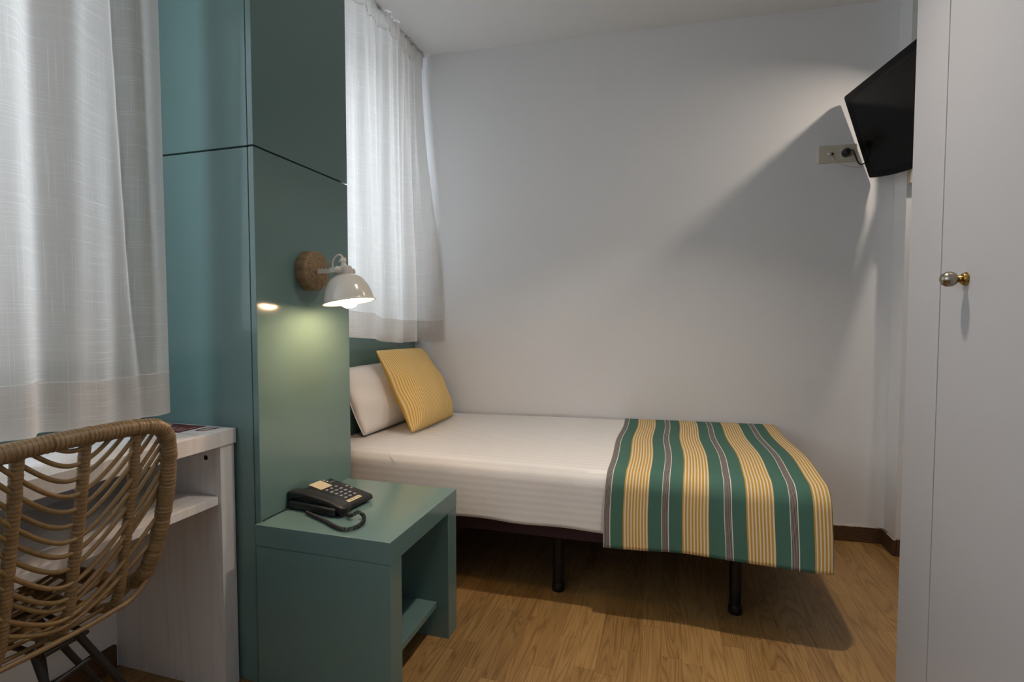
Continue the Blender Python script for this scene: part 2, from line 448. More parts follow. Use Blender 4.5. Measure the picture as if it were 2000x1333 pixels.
# floor with individual planks
floor = struct(box('floor', -1.80, 2.45, -1.65, 3.05, -.12, -.012, M_floorbase, bev=0))
PW = .066; LENS = [.34, .42, .50, .60]
plank_me = {}
def plank_mesh(L):
    if L not in plank_me:
        bm = bmesh.new(); bm_box(bm, -PW / 2 + .0002, PW / 2 - .0002, -L / 2 + .0002, L / 2 - .0002, -.012, 0)
        bmesh.ops.recalc_face_normals(bm, faces=bm.faces)
        me = bpy.data.meshes.new('plank'); bm.to_mesh(me); bm.free(); me.materials.append(M_floor); plank_me[L] = me
    return plank_me[L]
rest = bmesh.new(); rp = random.Random(3)
nx = int((2.30 - XL) / PW) + 1
for i in range(nx):
    x = XL + PW * (i + .5); y = -1.5 - rp.random() * .5
    while y < 2.93:
        L = rp.choice(LENS)
        if y + L > -1.5:
            near = -.80 < x < 1.12 and y + L > 1.25
            if near:
                o = bpy.data.objects.new('plank', plank_mesh(L)); COL.objects.link(o); o.location = (x, y + L / 2, 0); o.parent = floor
            else:
                bm_box(rest, x - PW / 2 + .0002, x + PW / 2 - .0002, y + .0002, y + L - .0002, -.012, 0)
        y += L
r = from_bm('outer_planks', rest, M_floor, floor); r['kind'] = 'stuff'

struct(box('ceiling', -1.80, 2.45, -1.65, 3.05, H, H + .12, M_ceil, bev=0))
struct(prism('wall_back', [(-1.80, wall_y(-1.80)), (1.10, wall_y(1.10)), (1.10, 3.1), (-1.80, 3.1)], 0, H, M_wall))
struct(box('wall_back_right', 1.035, 2.40, 2.77, 2.90, 0, H, M_wall, bev=0))
struct(box('wall_right', 2.30, 2.45, -1.65, 2.77, 0, H, M_wall, bev=0))
struct(box('wall_front', -1.80, 2.30, -1.65, -1.50, 0, H, M_wall, bev=0))
# window wall with two openings
wl = []
ys = [-1.50, WIN[0][0], WIN[0][1], WIN[1][0], WIN[1][1], 2.73]
for k in range(5):
    if k in (1, 3):
        w = WIN[0 if k == 1 else 1]
        wl += [(XL - .15, XL, ys[k], ys[k + 1], 0, w[2]), (XL - .15, XL, ys[k], ys[k + 1], w[3], H)]
    else: wl.append((XL - .15, XL, ys[k], ys[k + 1], 0, H))
struct(boxes('wall_left', wl, M_wall))
for n, (a, b, c, d) in enumerate(WIN):
    x0, x1 = XL - .11, XL - .06; t = .05; mid = (a + b) / 2
    w = struct(boxes('window_%d' % (n + 1), [(x0, x1, a, b, c, c + t), (x0, x1, a, b, d - t, d), (x0, x1, a, a + t, c + t, d - t), (x0, x1, b - t, b, c + t, d - t),
                                           (x0 + .005, x1 - .005, mid - .03, mid + .03, c + t, d - t)], M_winframe))
    for (p, q) in ((a + t, mid - .03), (mid + .03, b - t)):
        box('pane', XL - .088, XL - .084, p, q, c + t, d - t, M_glass, w, bev=0)

# skirting
def skirt(name, p, q, h=.077, th=.014, mat=M_skirt):
    p = Vector((*p, 0)); q = Vector((*q, 0)); d = (q - p).normalized(); n = Vector((d.y, -d.x, 0)) * th
    return struct(prism(name, [tuple(v[:2]) for v in (p, q, q + n, p + n)], 0, h, mat, bev=.003))
skirt('baseboard_back', (-1.38, wall_y(-1.38)), (1.034, wall_y(1.034)), mat=M_skirt_worn)
skirt('baseboard_right', (1.035, 2.89), (1.035, 2.756), mat=M_skirt_worn)
skirt('baseboard_back_right', (1.036, 2.77), (2.29, 2.77))
skirt('baseboard_left', (XL, -1.45), (XL, 1.17))

# ------------------------------------------------------------------ green column (two stacked boxes) between the windows
CX, CY0, CY1 = -1.14, 1.24, 1.70
colm = thing('column_cabinet', (-1.4, 1.47, 0), 'floor-to-ceiling dark teal green lacquered column carrying the wall lamp', 'cabinet')
for nm, z0, z1 in (('lower', 0, 1.594), ('upper', 1.599, H)):
    box('side_panel', CX - .019, CX, CY0, CY1, z0, z1, M_green, colm, bev=.0012)
    box('front_panel', XL, CX - .0225, CY0 + .001, CY0 + .020, z0, z1, M_green, colm, bev=.0015)
box('core', XL, CX - .024, CY0 + .022, CY1 - .002, 0, H, M_groove, colm, bev=0)

# headboard panel and desk back panel
hb = prism('headboard', [(XL + .003, 1.705), (-1.40, 1.705), (-1.40, wall_y(-1.40) - .002), (XL + .003, wall_y(XL) - .004)], 0, 1.03, M_green, bev=.002)
tag(hb, 'dark green boxed headboard between column and back wall under the sheer curtain', 'headboard')

# ------------------------------------------------------------------ wardrobe on the right
wd = thing('wardrobe', (.95, .5, 0), 'tall white built-in wardrobe with a nickel knob at right edge', 'wardrobe')
WX = .66
box('carcass', WX + .022, 1.22, -.70, 1.73, 0, 2.56, M_wardrobe, wd, bev=.001)
box('stile', WX, WX + .021, 1.558, 1.734, 0, 2.56, M_wardrobe, wd, bev=.001)
def wardrobe_door(y0, y1, ky):
    d = box('door', WX, WX + .020, y0, y1, .02, 2.54, M_wardrobe, wd, bev=.0015)
    K = frame((WX, ky, 1.190), (0, 1, 0), (0, 0, 1), (-1, 0, 0))
    kn = lathe('knob', [(0, .050), (.006, .0495), (.0125, .046), (.0165, .040), (.0178, .033), (.0165, .026), (.0125, .020), (.0075, .0165), (.006, .0155)], K, M_knob, d)
    kb = lathe('knob_base', [(.006, .016), (.0072, .0145), (.0085, .0125), (.0075, .010), (.0115, .0085), (.0135, .006), (.0135, .003), (.0155, .0018), (.0155, 0), (0, 0)], K, M_brass, d)
    kb['label'] = 'brass collar of the knob'
wardrobe_door(.945, 1.554, 1.440)
wardrobe_door(.330, .939, .420)

# ------------------------------------------------------------------ desk
dk = thing('desk', (-1.43, .65, 0), 'white laminate desk with open shelf under the left window', 'desk')
box('desktop', XL + .001, -1.22, .05, 1.236, .731, .775, M_desk, dk, bev=.001)
box('side_panel', XL + .001, -1.225, 1.182, 1.232, 0, .7305, M_desk, dk, bev=.001)
box('side_panel', XL + .001, -1.225, .055, .105, 0, .7305, M_desk, dk, bev=.001)
box('shelf', XL + .02, -1.235, .106, 1.181, .560, .584, M_desk, dk, bev=.001)
box('back_panel', XL + .002, XL + .018, .106, 1.181, .560, .730, M_desk, dk, bev=0)
lathe('cam_lock', [(0, .0012), (.0065, .0012), (.0075, 0)], frame((-1.278, 1.182, .694), (1, 0, 0), (0, 0, -1), (0, -1, 0)), M_dark, dk, seg=20)
bp_ = box('wall_panel', XL + .001, XL + .018, .0, 1.236, .777, .97, M_green, bev=.001)
tag(bp_, 'dark green low panel on wall behind desk, below the left curtain', 'panel')

lf = thing('leaflet', (-1.36, 1.17, .7755), 'white leaflet with dark red print lying on the desk corner', 'leaflet')
box('sheet', -1.482, -1.252, 1.126, 1.226, .7752, .7762, M_paper, lf, bev=0)
box('printed_panel', -1.480, -1.315, 1.128, 1.224, .7762, .7765, M_red, lf, bev=0)
tl = bmesh.new()
for k in range(7):
    x = -1.424 + .0150 * k; y0 = 1.140 + rp.random() * .012; y1 = 1.170 + rp.random() * .040
    y = y0
    while y < y1:
        L = .004 + rp.random() * .009; bm_box(tl, x, x + .0026, y, min(y + L, y1), .7765, .7767); y += L + .002
from_bm('printed_lines', tl, M_whiteink, lf)['kind'] = 'stuff'
lathe('printed_disc', [(0, .0003), (.028, .0003), (.028, 0)], Matrix.Translation((-1.448, 1.187, .7765)) @ Matrix.Diagonal((.8, 1, 1, 1)), M_paper, lf, seg=28)
bd = prism('badge', [(-1.300 + a, 1.182 + b) for a, b in ((0, -.012), (.006, -.018), (.036, -.014), (.042, .010), (.040, .036), (.028, .028), (.006, .026), (0, .018))], .7762, .7765, M_red, lf)
bl = bmesh.new()
for k in range(5): bm_box(bl, -1.291, -1.270, 1.172 + .0066 * k, 1.1762 + .0066 * k, .7765, .7767)
bm_box(bl, -1.266, -1.264, 1.170, 1.200, .7765, .7767)
from_bm('badge_lettering', bl, M_whiteink, bd)
box('outline', -1.3135, -1.258, 1.1268, 1.1276, .7762, .7764, M_ink, lf, bev=0)

# ------------------------------------------------------------------ rattan chair
YC = .72
ch = thing('rattan_chair', (-1.25, YC, 0), 'rattan chair with wrapped rails and black legs, pushed under the desk', 'chair')
def wrapped(r, step=.0022, wrap=.0085, amp=.13, seed=0):
    q = random.Random(seed); jit = [q.uniform(-.05, .05) for _ in range(400)]
    def f(i):
        s = i * step / wrap; k = int(s); u = s - k
        return r * (1 + jit[k % 400] - amp * (1 - math.sqrt(max(0, 1 - (2 * u - 1) ** 4))))
    return f
def xs(z, dy=0):                                                      # back surface of the chair
    t = min(1, max(0, (.865 - z) / .40))
    return -1.10 - .055 * t ** 1.2 - .22 * dy * dy
def arc(dy): return 1.0 * (math.sqrt(dy * dy + .0025) - .05) + 1.2 * abs(dy) ** 2.2
R = [( -1.50, .175, .474), (-1.36, .180, .468), (-1.24, .180, .470), (-1.175, .177, .492), (-1.148, .186, .540), (-1.130, .198, .62), (-1.117, .203, .70),
     (-1.108, .203, .78), (-1.104, .196, .825), (-1.102, .175, .852), (-1.101, .13, .862), (-1.099, .06, .866), (-1.098, 0, .867)]
rail = [(x, YC + y, z) for x, y, z in R] + [(x, YC - y, z) for x, y, z in R[-2::-1]]
pts = spline(rail, .0022); n0 = len(pts)
wf = wrapped(.0178, seed=1)
tube('outer_rail', pts, wf, M_wrap, ch, seg=14, sharp=80)
prof = [(-1.101, .862), (-1.112, .76), (-1.132, .63), (-1.148, .53), (-1.160, .482), (-1.185, .452), (-1.26, .440), (-1.40, .446), (-1.51, .466)]
for k, dy in enumerate((-.199, -.092, .020, .127)):
    if k == 0: continue
    lean = .012 * (1 if dy > .05 else -.3)
    pp = spline([(x - .22 * dy * dy, YC + dy + (-.010 * (.862 - z) / .4), z) for x, z in prof], .0022)
    tube('upright', pp, wrapped(.0108, seed=k + 5), M_wrap, ch, seg=12, sharp=80)
tube('upright', spline([(x - .0018, YC - .15, z) for x, z in prof], .0022), wrapped(.0108, seed=31), M_wrap, ch, seg=12, sharp=80)
z0 = .478; k = 0
while z0 < .85:
    seg_pts = []
    q = random.Random(k); j = q.uniform(-.002, .002)
    for i in range(-40, 41):
        dy = .198 * i / 40; z = z0 + j + arc(dy) * (1 if z0 > .52 else .6 + .4 * (z0 - .478) / .042)
        if z > .858: continue
        seg_pts.append(Vector((xs(z, dy) + .0035 * math.sin(k * 2.1), YC + dy, z)))
    tube('back_rod', seg_pts, .0046, M_rod, ch, seg=8)
    z0 += .0305 if z0 > .53 else .020; k += 1
for i in range(11):
    x = -1.195 - .031 * i; zb = .447 + .0006 * i + .004 * (i % 2)
    tube('seat_rod', spline([(x, YC - .178, zb + .028), (x, YC - .13, zb + .008), (x, YC, zb), (x, YC + .13, zb + .008), (x, YC + .178, zb + .028)], .02), .0046, M_rod, ch, seg=8)
tube('rear_rod', spline([(-1.15, YC - .19, .50), (-1.158, YC - .15, .462), (-1.158, YC, .452), (-1.158, YC + .10, .455), (-1.158, YC + .15, .464), (-1.152, YC + .19, .505)], .01), .0058, M_rod, ch, seg=10)
# black iron frame
for a, b in (((-1.165, .752, .447), (-1.13, .975, 0)), ((-1.37, .790, .440), (-1.40, 1.03, 0)), ((-1.19, .690, .440), (-1.09, .745, 0)), ((-1.36, .795, .440), (-1.38, .84, 0))):
    tube('leg', [Vector(a), Vector(b)], .0075, M_chair_leg, ch, seg=12)
tube('stretcher', [(-1.163, .786, .380), (-1.172, .700, .362)], .005, M_chair_leg, ch, seg=10)
tube('seat_support', [(-1.165, .690, .437), (-1.165, .770, .437), (-1.37, .800, .435), (-1.38, .70, .435), (-1.165, .690, .437)], .006, M_chair_leg, ch, seg=10)

# ------------------------------------------------------------------ nightstand
ns = thing('nightstand', (-.92, 1.44, 0), 'teal green open-sided bedside table in front of the column', 'nightstand')
NX0, NX1, NY0, NY1, NZ = -1.137, -.697, 1.213, 1.672, .50
box('top_slab', NX0, NX1, NY0, NY1, NZ - .062, NZ, M_green, ns, bev=.0012)
box('side_panel', NX0 + .001, NX1 - .001, NY0 + .001, NY0 + .064, 0, NZ - .0635, M_green, ns, bev=.0012)
box('side_panel', NX0 + .001, NX1 - .001, NY1 - .070, NY1 - .001, 0, NZ - .0635, M_green, ns, bev=.0012)
box('shelf', NX0 + .012, NX1 - .045, NY0 + .0645, NY1 - .0705, .105, .125, M_green, ns, bev=.001)
box('back_panel', NX0 + .001, NX0 + .011, NY0 + .0645, NY1 - .0705, 0, NZ - .0635, M_green, ns, bev=0)

# ------------------------------------------------------------------ telephone
PA = math.radians(-8)
ph = thing('telephone', (-1.020, 1.415, NZ), 'black corded desk telephone with cream label card on the bedside table', 'telephone')
PM = Matrix.Translation((-1.020, 1.415, NZ)) @ Matrix.Rotation(PA, 4, 'Z')     # local a: towards the user, b: to the right, z up
def top_h(a): return .0525 - .0285 * (a + .084) / .17
def phone_poly():
    bm = bmesh.new()
    prof = [(-.095, .012), (-.090, .047), (-.084, .0525), (.086, .024), (.094, .019), (.096, .010), (.088, .004), (-.085, .006)]
    A = [bm.verts.new(PM @ Vector((a, -.075, h))) for a, h in prof]; B = [bm.verts.new(PM @ Vector((a, .085, h))) for a, h in prof]
    bm.faces.new(A); bm.faces.new(B[::-1])
    for i in range(len(prof)): bm.faces.new((A[i], B[i], B[(i + 1) % len(prof)], A[(i + 1) % len(prof)]))
    bmesh.ops.recalc_face_normals(bm, faces=bm.faces); bevel(bm, .0035, 3, 25)
    return bm
body = from_bm('body', phone_poly(), M_black, ph, smooth=True, sharp=35)
for a in (-.07, .07):
    for b in (-.06, .07):
        lathe('rubber_foot', [(0, 0), (.006, 0), (.006, .008), (0, .008)], PM @ Matrix.Translation((a, b, 0)), M_leg, body, seg=12)
def on_top(a, b, dz=0):                                               # frame on the sloping top, x to the user's right (b), y away (-a)
    s = math.atan2(.0285, .17)
    Mx = PM @ Matrix.Translation((a, b, top_h(a) + dz))
    return Mx @ Matrix.Rotation(s, 4, 'Y') @ frame((0, 0, 0), (0, 1, 0), (-1, 0, 0), (0, 0, 1))
def chip(name, a, b, w, d, h, mat, parent, bev=.0012):
    bm = bmesh.new(); bm_box(bm, -w / 2, w / 2, -d / 2, d / 2, -.001, h); bmesh.ops.recalc_face_normals(bm, faces=bm.faces)
    if bev: bevel(bm, bev, 2)
    bmesh.ops.transform(bm, matrix=on_top(a, b), verts=bm.verts)
    return from_bm(name, bm, mat, parent, smooth=True, sharp=40)
KEYS = '123456789*0#'
for r_ in range(4):
    for c_ in range(3):
        a = -.004 + .0190 * r_; b = .003 + .0205 * c_
        kb = chip('key', a, b, .0115, .0085, .0028, M_key, ph)
        text_mesh('key_mark', KEYS[r_ * 3 + c_], .0070, on_top(a, b, .0029), M_ink, kb, .0001)
for c_ in range(3):
    lathe('function_key', [(.0048, -.001), (.0048, .0018), (.0035, .0026), (0, .0028)], on_top(-.025, .003 + .0205 * c_), M_key, ph, seg=16)
for a, b in ((-.004, .071), (.015, .072), (-.083, .050), (-.072, .053)):
    lathe('round_key', [(.0046, -.001), (.0046, .0016), (.0034, .0024), (0, .0026)], on_top(a, b), M_key, ph, seg=16)
cd = chip('label_card', -.066, .018, .050, .054, .0006, M_card, ph, bev=0)
cl = bmesh.new()
for k in range(7): bm_box(cl, -.023, .023, -.022 + .007 * k, -.0216 + .007 * k, .0006, .0007)
bmesh.ops.transform(cl, matrix=on_top(-.066, .018), verts=cl.verts)
from_bm('card_lines', cl, M_silver, cd)
stk = chip('reception_sticker', .0745, .017, .060, .0145, .0006, M_card, ph, bev=0)
text_mesh('sticker_text', '9 RECEPCION', .0085, on_top(.0745, .017, .0007), M_ink, stk, .0001, sx=.95)
sg = bmesh.new()
for k in range(3):
    for q in range(5): bm_box(sg, -.010 + .005 * q, -.0065 + .005 * q, -.004 + .004 * k, -.0025 + .004 * k, 0, .0002)
bmesh.ops.transform(sg, matrix=on_top(-.060, .063), verts=sg.verts)
from_bm('speaker_slots', sg, M_key, ph)['kind'] = 'stuff'
# handset lying along the near side, curved like a shallow bridge
def handset():
    bm = bmesh.new(); secs = []
    n = 28
    for i in range(n + 1):
        u = i / n; a = -.115 + .232 * u
        e = abs(2 * u - 1)
        zc = .053 - .021 * u - .009 * e ** 2.5                       # arched, sloping down to the user
        th = .012 + .013 * max(0, (e - .45) / .55) ** 1.0
        wd_ = .021 + .004 * max(0, (e - .5) / .5)
        endr = 1.0
        if e > .93: endr = math.sqrt(max(.04, 1 - ((e - .93) / .07) ** 2))
        ring = []
        for kx in range(16):
            t = 2 * math.pi * kx / 16; cx, cz = math.cos(t), math.sin(t)
            sx_ = math.copysign(abs(cx) ** .5, cx); sz_ = math.copysign(abs(cz) ** .55, cz)
            lower = th if sz_ < 0 else .009
            ring.append(bm.verts.new(PM @ Vector((a, -.058 + wd_ * sx_ * endr, zc + lower * sz_ * endr))))
        secs.append(ring)
    for i in range(n):
        for kx in range(16): bm.faces.new((secs[i][kx], secs[i][(kx + 1) % 16], secs[i + 1][(kx + 1) % 16], secs[i + 1][kx]))
    bm.faces.new(secs[0][::-1]); bm.faces.new(secs[-1])
    return bm
from_bm('handset', handset(), M_black, ph, smooth=True, sharp=60)
cb = bmesh.new(); bm_box(cb, -.098, .090, -.088, -.070, .004, .028); bmesh.ops.recalc_face_normals(cb, faces=cb.faces); bevel(cb, .006, 3)
bmesh.ops.transform(cb, matrix=PM, verts=cb.verts); from_bm('cradle', cb, M_black, ph, smooth=True, sharp=40)
# coiled cord
cp = spline([(-1.040, 1.318, .507), (-.997, 1.300, .507), (-.944, 1.277, .507), (-.893, 1.251, .507), (-.865, 1.243, .507), (-.845, 1.249, .507), (-.834, 1.267, .507),
             (-.834, 1.296, .508), (-.846, 1.323, .510), (-.862, 1.340, .514), (-.874, 1.337, .520), (-.880, 1.326, .518), (-.893, 1.323, .512), (-.908, 1.333, .510)], .0004)
L = 0; acc = [0]
for i in range(1, len(cp)): L += (cp[i] - cp[i - 1]).length; acc.append(L)
Tn = [(cp[min(i + 1, len(cp) - 1)] - cp[max(i - 1, 0)]).normalized() for i in range(len(cp))]
Nn = Vector((0, 0, 1)); hel = []
for i in range(len(cp)):
    Nn = (Nn - Tn[i] * Nn.dot(Tn[i])).normalized(); Bn = Tn[i].cross(Nn)
    pitch = .0028 + .0016 * min(1, max(0, (acc[i] - .14) / .05))
    if i == 0: phs = 0
    else: phs += (acc[i] - acc[i - 1]) / pitch * 2 * math.pi
    rr = .0052
    hel.append(cp[i] + (Nn * math.cos(phs) + Bn * math.sin(phs)) * rr)
bmc = bmesh.new(); bm_tube(bmc, hel, .00115, 6)
bm_tube(bmc, spline([(-.908, 1.333, .512), (-.905, 1.348, .516), (-.913, 1.362, .514), (-.928, 1.366, .514)], .003), .0014, 6)
from_bm('coiled_cord', bmc, M_black, ph, smooth=True)
tube('line_cord', spline([(-1.10, 1.345, .506), (-1.126, 1.335, .503), (-1.130, 1.300, .503), (-1.131, 1.262, .503), (-1.129, 1.236, .503)], .004), .0016, M_black, ph, seg=8)

# ------------------------------------------------------------------ wall lamp
wl_ = thing('wall_lamp', (-1.14, 1.467, 1.256), 'cream enamel wall lamp with wooden disc on the green column, lit', 'lamp')
DM = frame((CX, 1.467, 1.256), (0, 1, 0), (0, 0, 1), (1, 0, 0))
lathe('wood_mount', [(0, .040), (.0622, .040), (.0634, .0392), (.0640, .038), (.0640, .001), (.0632, 0), (0, 0)], DM, M_lampwood, wl_, seg=64)
lathe('screw', [(0, .0022), (.0025, .0018), (.0028, 0)], frame((CX + .012, 1.467 - .0638, 1.262), (1, 0, 0), (0, 0, 1), (0, -1, 0)), M_knob, wl_, seg=12)
AX, AY, AZ = -.998, 1.467, 1.254
bm = bmesh.new()
bm_box(bm, CX + .040, AX - .032, AY - .003, AY + .003, AZ - .008, AZ + .008)                        # stem plate
bm_box(bm, AX - .034, AX - .028, AY - .033, AY + .033, AZ - .008, AZ + .008)                        # fork back
bm_box(bm, AX - .030, AX + .010, AY - .033, AY - .029, AZ - .008, AZ + .008); bm_box(bm, AX - .030, AX + .010, AY + .029, AY + .033, AZ - .008, AZ + .008)
bmesh.ops.recalc_face_normals(bm, faces=bm.faces); bevel(bm, .0008, 1)
from_bm('arm', bm, M_enamel, wl_)
for s in (-1, 1):
    K = frame((AX + .002, AY + s * .033, AZ), (1, 0, 0), (0, 0, 1) if s < 0 else (0, 0, -1), (0, s, 0))
    lathe('pivot_knob', [(.005, -.006), (.005, 0), (.0095, .001), (.0108, .005), (.0108, .010), (.0085, .014), (.004, .016), (0, .0162)], K, M_enamel, wl_, seg=24)
tilt = Matrix.Translation((AX, AY, AZ)) @ Matrix.Rotation(math.radians(-9), 4, 'Y')
lathe('collar', [(0, .013), (.021, .013), (.0235, .011), (.0238, -.010), (.022, -.013), (.012, -.013)], tilt, M_enamel, wl_)
lathe('cord_grip', [(.0105, .012), (.0105, .018), (.0085, .020), (.0085, .027), (.0105, .028), (.0105, .038), (.009, .041), (0, .041)], tilt, M_enamel, wl_, seg=24)
lathe('grip_screw', [(.0035, 0), (.0035, .006), (0, .0065)], tilt @ frame((-.009, 0, .033), (0, 1, 0), (0, 0, 1), (-1, 0, 0)), M_enamel, wl_, seg=14)
g0 = tilt @ Vector((0, 0, .040))
tube('cord', spline([(AX - .030 - .012, AY, AZ + .006), (AX - .044, AY, AZ + .025), (AX - .036, AY, AZ + .042), (AX - .020, AY, AZ + .052), tuple(g0 + Vector((-.002, 0, .006))), tuple(g0)], .003), .0036, M_enamel, wl_, seg=10)
Ro = .0865; hh = .092
out_p, in_p = [], []
for i in range(25):
    t = i / 24; ang = t * math.pi / 2
    r_ = .022 + (Ro - .006 - .022) * math.sin(ang) ** .80; h = -.013 - (hh - .006) * (1 - math.cos(ang)) ** .95 * 1.0
    out_p.append((r_, h))
def dome():
    p = []
    for i in range(27):
        t = i / 26; a = math.radians(8 + 78 * t)
        u = t ** 1.5; T = ((0, .30), (.04, .44), (.15, .62), (.27, .725), (.5, .865), (.75, .955), (1, 1))
        for (u0, r0), (u1, r1) in zip(T, T[1:]):
            if u <= u1: break
        f = (u - u0) / (u1 - u0); p.append((.0790 * (r0 + (r1 - r0) * f), -.013 - .086 * u))
    p = p[:1] + [tuple((a + 2 * b + c) / 4 for a, b, c in zip(p[i - 1], p[i], p[i + 1])) for i in range(1, len(p) - 1)] + p[-1:]
    return p
dp = dome()
outer = [(.016, -.012)] + dp + [(.0805, -.1000), (.0838, -.1012), (.0846, -.1026), (.0838, -.1040), (.0805, -.1038)]
inner = [(r_ - .0014, h - .0012) for r_, h in dp[::-1]] + [(.012, -.0145)]
lathe('shade', outer + [(.0778, -.1020)], tilt, M_enamel, wl_, seg=64, sharp=60)
lathe('shade_lining', [(.0779, -.1022)] + inner, tilt, M_inner, wl_, seg=64, sharp=60)
lathe('bulb_socket', [(.012, -.013), (.016, -.018), (.016, -.045), (.012, -.048), (0, -.048)], tilt, M_enamel, wl_, seg=24)
lathe('bulb', [(.010, -.046), (.013, -.055), (.020, -.068), (.0275, -.082), (.0300, -.094), (.0275, -.107), (.020, -.1165), (.010, -.1215), (0, -.1228)], tilt, M_bulb, wl_, seg=32)

# ------------------------------------------------------------------ bed
def ny(x): return 1.875 + .012 * (x + .4)
def fy(x): return wall_y(x) - .020
BX0, BX1 = -1.385, .520
bed = thing('single_bed', (-.43, 2.33, 0), 'single bed on dark maroon base with black legs along the back wall', 'bed')
prism('bed_base', [(BX0 + .02, ny(BX0) + .035), (BX1 - .03, ny(BX1) + .035), (BX1 - .03, fy(BX1) - .02), (BX0 + .02, fy(BX0) - .02)], .262, .325, M_maroon, bed, bev=.006)
mattress = prism('mattress', [(BX0 + .012, ny(BX0) + .014), (BX1 - .012, ny(BX1) + .014), (BX1 - .012, fy(BX1) - .012), (BX0 + .012, fy(BX0) - .012)], .326, .538, M_pillow, bed, bev=.03, seg=4)
for x, y in ((-1.20, 2.02), (-.403, 2.03), (.264, 2.055), (-1.20, 2.62), (-.403, 2.64), (.264, 2.70)):
    lg = lathe('leg', [(0, .262), (.0225, .262), (.0225, .022), (0, .022)], Matrix.Translation((x, y, 0)), M_leg, bed, seg=28)
    lathe('foot_cap', [(0, .034), (.0228, .034), (.0245, .031), (.0250, .020), (.0262, .016), (.0262, .003), (.0245, 0), (0, 0)], Matrix.Translation((x, y, 0)), M_leg, lg, seg=28)

def sag(x):                                                           # how far the near edge of the top dips
    t = min(1, max(0, (x + 1.25) / 1.0)); return .030 * t
def sheet_pt(x, v, grow=0, zlow=None, rad=.055):
    """v 0..1 from the wall over the top and down the near side"""
    y0, y1 = fy(x), ny(x) - grow; zt = .558 + grow; zl = .318 if zlow is None else zlow
    flat = (y0 - y1 - rad); a = rad * math.pi / 2; dn = zt - rad - zl
    s = v * (flat + a + dn)
    if s < flat:
        y = y0 - s; d = max(0, 1 - (y - y1 - rad) / .30); z = zt - sag(x) * d * d * .55
    elif s < flat + a:
        q = (s - flat) / rad; y = y1 + rad - rad * math.sin(q); z = zt - rad + rad * math.cos(q) - sag(x) * (.55 + .2 * (s - flat) / a)
    else:
        u = (s - flat - a) / dn; y = y1; z = zt - rad - (s - flat - a) - sag(x) * .75 * (1 - u)
    return y, z
def sheet_fn(u, v):
    e = .05
    x = BX0 + (BX1 - BX0) * u
    y, z = sheet_pt(x, v)
    if v > .70: y += (.004 * math.sin(9 * x + 4 * v) + .0012 * math.sin(27 * x)) * (v - .7) / .3
    if v > .98: z += .004 * math.sin(7 * x) + .003 * math.sin(17 * x + 1)
    z += .0012 * math.sin(5 * x + 7 * y) * math.sin(6 * y)
    return Vector((x, y, z))
def sheet_mesh():
    nu, nv = 130, 90
    bm = bmesh.new(); uvl = bm.loops.layers.uv.new('UVMap'); UV = {}
    V = [[bm.verts.new(sheet_fn(i / nu, j / nv)) for j in range(nv + 1)] for i in range(nu + 1)]
    for i in range(nu + 1):
        for j in range(nv + 1): UV[V[i][j]] = (1.9 * i / nu, 1.08 * j / nv)
    tuck = [bm.verts.new(V[i][nv].co + Vector((0, .03, -.001))) for i in range(nu + 1)]
    for i in range(nu):
        for j in range(nv): bm.faces.new((V[i][j], V[i][j + 1], V[i + 1][j + 1], V[i + 1][j]))
        bm.faces.new((V[i][nv], tuck[i], tuck[i + 1], V[i + 1][nv]))
    # the foot end drops straight down
    last = V[nu]; steps = 6; prev = last
    for k in range(1, steps + 1):
        row = []
        for j in range(nv + 1):
            c = last[j].co; zl = .318; f = k / steps
            row.append(bm.verts.new((c.x + .012 * math.sin(min(1, f * 2) * math.pi / 2), c.y, c.z + (zl - c.z) * f)))
        for j in range(nv): bm.faces.new((prev[j], prev[j + 1], row[j + 1], row[j]))
        for j in range(nv + 1): UV[row[j]] = (1.9 + .24 * k / steps, 1.08 * j / nv)
        prev = row
    for v in tuck: UV[v] = (0, 1.1)
    for f in bm.faces:
        for l in f.loops: l[uvl].uv = UV[l.vert]
    return bm
sh = from_bm('sheet', sheet_mesh(), M_sheet, mattress, smooth=True)
sh['label'] = 'white satin-stripe sheet stretched over the mattress'
tube('corner_seam', [Vector((-1.10, ny(-1.1) + .045, .5545)), Vector((-1.07, ny(-1.07) + .008, .536)), Vector((-1.045, ny(-1.04) - .001, .518))], .0016, M_piping, mattress, seg=6)

RX0, RX1 = -.198, .526
def runner_fn(u, v):
    x = RX0 + (RX1 - RX0) * u
    y, z = sheet_pt(min(x, BX1), v, grow=.008, zlow=.276, rad=.062)
    z -= .000
    w = max(0, (v - .72) / .28)
    y += -.010 * w + .007 * w * math.sin(9 * x + 1.3) + .003 * w * math.sin(23 * x)
    z += .0045 * w ** 3 * math.sin(8 * x + .5)
    xx = x + .004 * math.sin(13 * v + 3 * x) - .006 * w * (1 if u < .5 else -.3)
    return Vector((xx, y, z))
rn = grid_mesh('bed_runner', 90, 90, runner_fn, M_runner, None, uv=lambda u, v: ((RX1 - RX0) * u, v))
md = rn.modifiers.new('cloth', 'SOLIDIFY'); md.thickness = .0022; md.offset = 1
tag(rn, 'green and yellow striped runner cloth draped over the foot of the bed', 'blanket')

